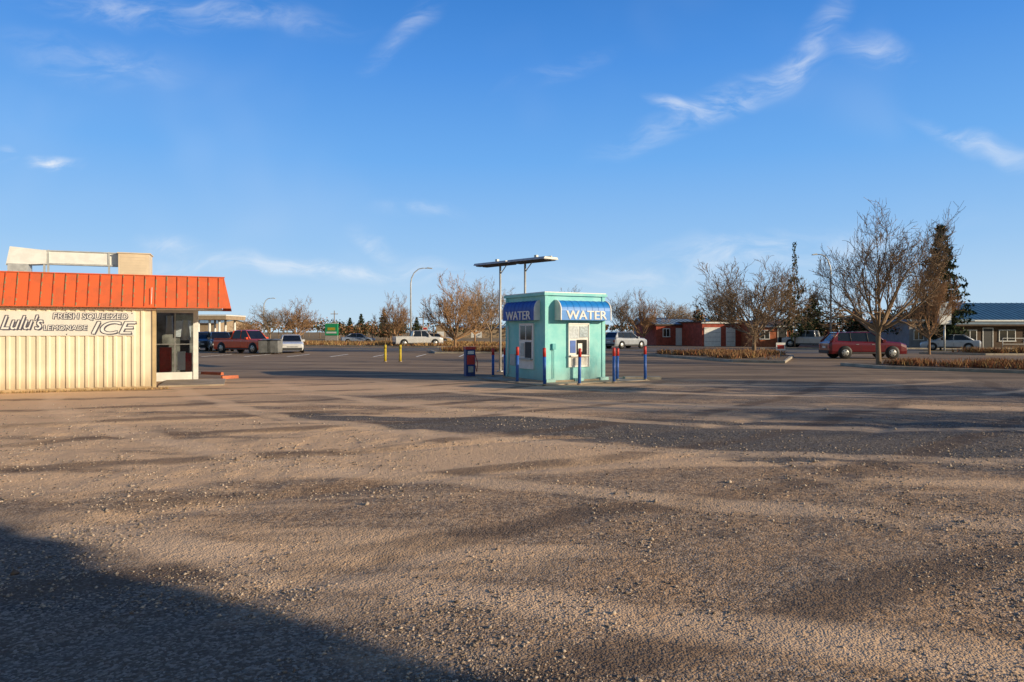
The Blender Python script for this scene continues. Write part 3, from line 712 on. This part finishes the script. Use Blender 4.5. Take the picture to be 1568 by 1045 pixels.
# ---------------- far buildings
def house(name,x0,x1,Yv,dep,hw,hr,wall,roof,openings,rz=0,over=.4,gable=True):
    E=empty(name,((x0+x1)/2,Yv,0),rz);w=(x1-x0)/2
    b=MB();b.box((-w,0,0),(w,dep,hw),wall)
    if gable:
        for s in(-1,1): b.add([(s*w,0,hw),(s*w,dep,hw),(s*w,dep/2,hr-.08)],[(0,1,2)],wall)
    b.build('walls',E)
    b=MB()
    if gable:
        b.extr([(-over,hw-.08),(dep/2,hr-.1),(dep+over,hw-.08),(dep+over,hw+.06),(dep/2,hr+.05),(-over,hw+.06)],'x',-w-over,w+over,roof)
        k=-w-over+.3
        while k<w+over: b.extr([(-over,hw+.06),(dep/2,hr+.05),(dep/2,hr+.09),(-over,hw+.10)],'x',k,k+.05,roof);k+=.6
    else: b.box((-w-over,-over,hw),(w+over,dep+over,hr),roof)
    b.box((-w-over,-over-.03,hw-.12),(w+over,-over-.002,hw+.05),white if roof is not greyroof else woodD)
    b.build('roof',E,recalc=True)
    b=MB()
    for (ox,ow,z0,z1,kind) in openings:
        m_={'win':glass,'garage':white,'door':white,'dark':plast}[kind]
        b.box((ox-w,-.03,z0),(ox-w+ow,-.004,z1),m_)
        for (xa,xb) in ((ox-w-.07,ox-w),(ox-w+ow,ox-w+ow+.07)): b.box((xa,-.06,z0),(xb,-.004,z1),white)
        b.box((ox-w-.07,-.06,z1),(ox-w+ow+.07,-.004,z1+.08),white);
        if kind=='win': b.box((ox-w-.1,-.1,z0-.08),(ox-w+ow+.1,-.004,z0),white);b.box((ox-w+ow/2-.03,-.05,z0),(ox-w+ow/2+.03,-.031,z1),white)
        if kind=='garage':
            for q in range(1,4): b.box((ox-w,-.036,z0+(z1-z0)*q/4),(ox-w+ow,-.031,z0+(z1-z0)*q/4+.03),greyw)
    b.build('openings',E);return E
house('brick_house',gx(1003,84),gx(1072,84),84,7,2.55,3.25,brick,greyroof,[(.9,.8,1.1,2.0,'win'),(2.6,.8,0,2.05,'door'),(4.3,.8,1.1,2.0,'win')],rad(10),.2)
house('brick_house',gx(1073,79),gx(1143,79),79,7,2.75,2.9,brick,woodD,[(.3,1.9,0,2.1,'garage'),(3.0,1.0,0,2.1,'garage')],rad(10),.15,False)
house('wooden_shed',gx(1150,76),gx(1215,76),76,5,2.3,2.9,brickO,woodD,[(1.0,1,.9,1.8,'win'),(3.0,.9,0,2,'dark')],0,.3)
house('storage_building',gx(985,130),gx(1090,130),130,10,3.2,4.4,greyw,blueroof,[(3,2,0,2.5,'garage'),(8,1.5,1.2,2.2,'win')])
house('shop_building',gx(1392,70),gx(1480,70),70,8,2.7,2.95,greyw,greyroof,[(.5,.9,.9,1.8,'win'),(1.9,.9,0,2.1,'door'),(3.6,1.2,.9,1.9,'win')],0,.5,False)
house('shop_building',gx(1478,74),gx(1760,74),74,12,2.9,5.0,tanw,blueroof,[(.6,1.5,.9,2.0,'win'),(3.0,.9,0,2.1,'dark'),(4.6,1.6,.9,2.0,'win'),(7.5,1.5,.9,2,'win'),(10,3,0,2.4,'garage')],0,.6)
house('shop_building',gx(1478,66),gx(1760,66),67,4.5,2.35,2.6,woodD,greyroof,[(.5,1.2,.8,1.8,'win'),(2.4,.9,0,2,'dark'),(4.0,1.5,.8,1.8,'win'),(6.5,1.2,.8,1.8,'win')],0,.7,False)
house('warehouse',gx(-60,150),gx(330,150),150,20,3.5,4.5,tanw,greyroof,[(4,3,0,3,'garage'),(12,2,1,2.2,'win'),(30,3,0,3,'garage')])
house('warehouse',gx(700,190),gx(870,190),190,15,2.6,3.4,tanw,greyroof,[(4,3,0,2,'garage')])
b=MB();x=46
while x<70: b.tube([(x,64,0),(x,64,1.1)],[.03,.03],5,galv);x+=2
b.box((46,63.98,1.05),(70,64.02,1.1),galv);b.box((46,63.98,.5),(70,64.02,.54),galv);b.build('rail_fence')
Yv=68;zt=CH+(HZ-482)*Yv/F;x0=gx(285,Yv);x1=gx(346,Yv);b=MB();b.box((x0,Yv,zt-.5),(x1,Yv+5,zt),tanw);b.box((x0-.05,Yv-.05,zt-.12),(x1+.05,Yv+5.05,zt-.02),white)
for px in (300,317,332):
    for dy in (.6,4.4):
        xx=gx(px,Yv);b.tube([(xx,Yv+dy,0),(xx,Yv+dy,zt-.5)],[.12,.12],8,white)
b.build('parking_canopy')
# unseen canopy added behind the camera, outline shaped to cast the foreground shadow
el=rad(15);sd=Vector((.93,-.37)).normalized();t=4.5/math.tan(el);off=sd*t
e0=Vector((3.2,1.25))+off;e1=Vector((-5.6,6.75))+off;bk=Vector((-.54,-.84))*7
b=MB();poly=[(e1.x,e1.y)]
nv=Vector((.54,.84))
for fx,dv_ in ((.74,.06),(.70,-.14),(.60,-.12),(.58,.04),(.36,.0),(.35,.1),(.22,.1),(.21,0)):
    p=e0.lerp(e1,fx)+nv*dv_;poly.append((p.x,p.y))
poly+=[(e0.x,e0.y),(e0.x+bk.x,e0.y+bk.y),(e1.x+bk.x,e1.y+bk.y)]
b.extr(poly,'z',4.5,4.9,white)
for fx in (.2,.8):
    p=e0.lerp(e1,fx)+bk*.5;b.box((p.x-.15,p.y-.15,0),(p.x+.15,p.y+.15,4.5),galv)
b.build('shadow_canopy',recalc=True)
b=MB();b.tube([(0,0,0),(0,0,5.2)],[.12,.1],10,galv);b.box((-.9,-.15,4.0),(.9,.15,5.4),white);b.build('pole_sign',loc=(17.6,14.3,0),rz=rad(60))
# ---------------- light
sun=bpy.data.lights.new('sun','SUN');sun.energy=5.0;sun.angle=rad(.5);sun.color=(1.0,.83,.58)
so=bpy.data.objects.new('sun',sun);COL.objects.link(so)
dv=Vector((-sd.x*math.cos(el),-sd.y*math.cos(el),-math.sin(el)));so.rotation_euler=dv.to_track_quat('-Z','Y').to_euler();so.location=(30,-20,20)
w=bpy.data.worlds.new('World');scene.world=w;w.use_nodes=True;nt=w.node_tree;bg=nt.nodes['Background']
sky=nt.nodes.new('ShaderNodeTexSky');sky.sky_type='NISHITA';sky.sun_disc=False;sky.sun_elevation=el;sky.sun_rotation=math.atan2(sd.x,sd.y)
sky.air_density=1.0;sky.dust_density=.4;sky.ozone_density=2.0
tc=nt.nodes.new('ShaderNodeTexCoord');sp=nn(nt,'ShaderNodeSeparateXYZ',{0:tc.outputs['Generated']})
ym=math_(nt,'MAXIMUM',sp.outputs[1],.08);p=math_(nt,'DIVIDE',sp.outputs[0],ym);q_=math_(nt,'DIVIDE',sp.outputs[2],ym)
pq=nn(nt,'ShaderNodeCombineXYZ',{0:p,1:q_,2:0.0}).outputs[0]
wn=nn(nt,'ShaderNodeTexNoise',{'Vector':pq,'Scale':5.0,'Detail':3.0})
off_=nn(nt,'ShaderNodeVectorMath',{0:wn.outputs['Color'],1:(-.5,-.5,-.5)},operation='ADD').outputs[0]
off_=nn(nt,'ShaderNodeVectorMath',{0:off_,'Scale':.10},operation='SCALE').outputs[0]
pw=nn(nt,'ShaderNodeVectorMath',{0:pq,1:off_},operation='ADD').outputs[0]
wis=[(1110,150,190,30,24,.50),(1345,90,60,26,-20,.45),(1245,60,90,28,60,.32),(1010,160,34,12,-20,.6),(90,237,45,14,0,1.0),(3,230,22,14,0,1.0),
(480,408,330,16,-3,.6),(640,330,60,14,-5,.35),(1120,395,330,34,8,.5),(1510,235,120,18,-22,.45),(280,12,240,26,-5,.42),(150,90,150,40,-10,.25),
(620,50,80,20,40,.28),(255,366,60,14,-10,.5),(850,110,90,16,20,.18),(585,375,50,14,-30,.35)]
tot=None
for (cx,cy,l,wd,an,inten) in wis:
    mp=nn(nt,'ShaderNodeMapping',{'Vector':pw,'Location':((cx-784)/F,(HZ-cy)/F,0),'Rotation':(0,0,rad(an)),'Scale':(l/F,wd/F,1)},vector_type='TEXTURE')
    ln=nn(nt,'ShaderNodeVectorMath',{0:mp.outputs[0]},operation='LENGTH').outputs['Value']
    g=sstep(nt,ln,1.4,0.0,0.0,inten)
    tot=g if tot is None else math_(nt,'ADD',tot,g)
mp2=nn(nt,'ShaderNodeMapping',{'Vector':pw,'Rotation':(0,0,rad(-25)),'Scale':(9,26,1)})
n2=nn(nt,'ShaderNodeTexNoise',{'Vector':mp2.outputs[0],'Scale':1.0,'Detail':6.0,'Roughness':.62,'Distortion':.6}).outputs['Fac']
tex=sstep(nt,n2,.34,.75)
cl=math_(nt,'MULTIPLY',tot,tex,True)
gen=sstep(nt,nn(nt,'ShaderNodeTexNoise',{'Vector':pw,'Scale':2.2,'Detail':3.0,'Roughness':.6}).outputs['Fac'],.5,.85)
cl=math_(nt,'ADD',cl,math_(nt,'MULTIPLY',gen,.15),True)
front=sstep(nt,sp.outputs[1],-.15,.25)
up=sstep(nt,sp.outputs[2],-.02,.02);cl=math_(nt,'MULTIPLY',math_(nt,'MULTIPLY',cl,up),front)
SS=.10
ramp=nt.nodes.new('ShaderNodeValToRGB');nt.links.new(sp.outputs[2],ramp.inputs[0]);cr=ramp.color_ramp
stops=[(0.0,(.56,.76,.92)),(.05,(.47,.69,.93)),(.12,(.32,.58,.93)),(.24,(.16,.44,.92)),(.36,(.08,.31,.82)),(.46,(.04,.22,.67)),(.6,(.02,.11,.42)),(1.0,(.01,.05,.20))]
cr.elements[0].position=stops[0][0];cr.elements[0].color=c4(stops[0][1]);cr.elements[1].position=1;cr.elements[1].color=c4(stops[-1][1])
for pos,c in stops[1:-1]:
    e=cr.elements.new(pos);e.color=c4(c)
rc=nn(nt,'ShaderNodeVectorMath',{0:ramp.outputs[0],'Scale':1/SS},operation='SCALE').outputs[0]
base=mixc(nt,math_(nt,'MULTIPLY',front,.90),sky.outputs[0],rc)
colw=mixc(nt,cl,base,(.88/SS,.92/SS,.97/SS))
nt.links.new(colw,bg.inputs[0]);bg.inputs[1].default_value=SS
# ---------------- camera
cam=bpy.data.cameras.new('camera');cam.lens=24;cam.sensor_width=36;cam.clip_end=5000;cam.shift_y=-(522.5-HZ)/1568
co_=bpy.data.objects.new('camera',cam);COL.objects.link(co_);co_.location=(0,0,CH);co_.rotation_euler=(rad(90),0,0);scene.camera=co_
scene.view_settings.view_transform='Standard';scene.view_settings.look='None';scene.view_settings.exposure=0
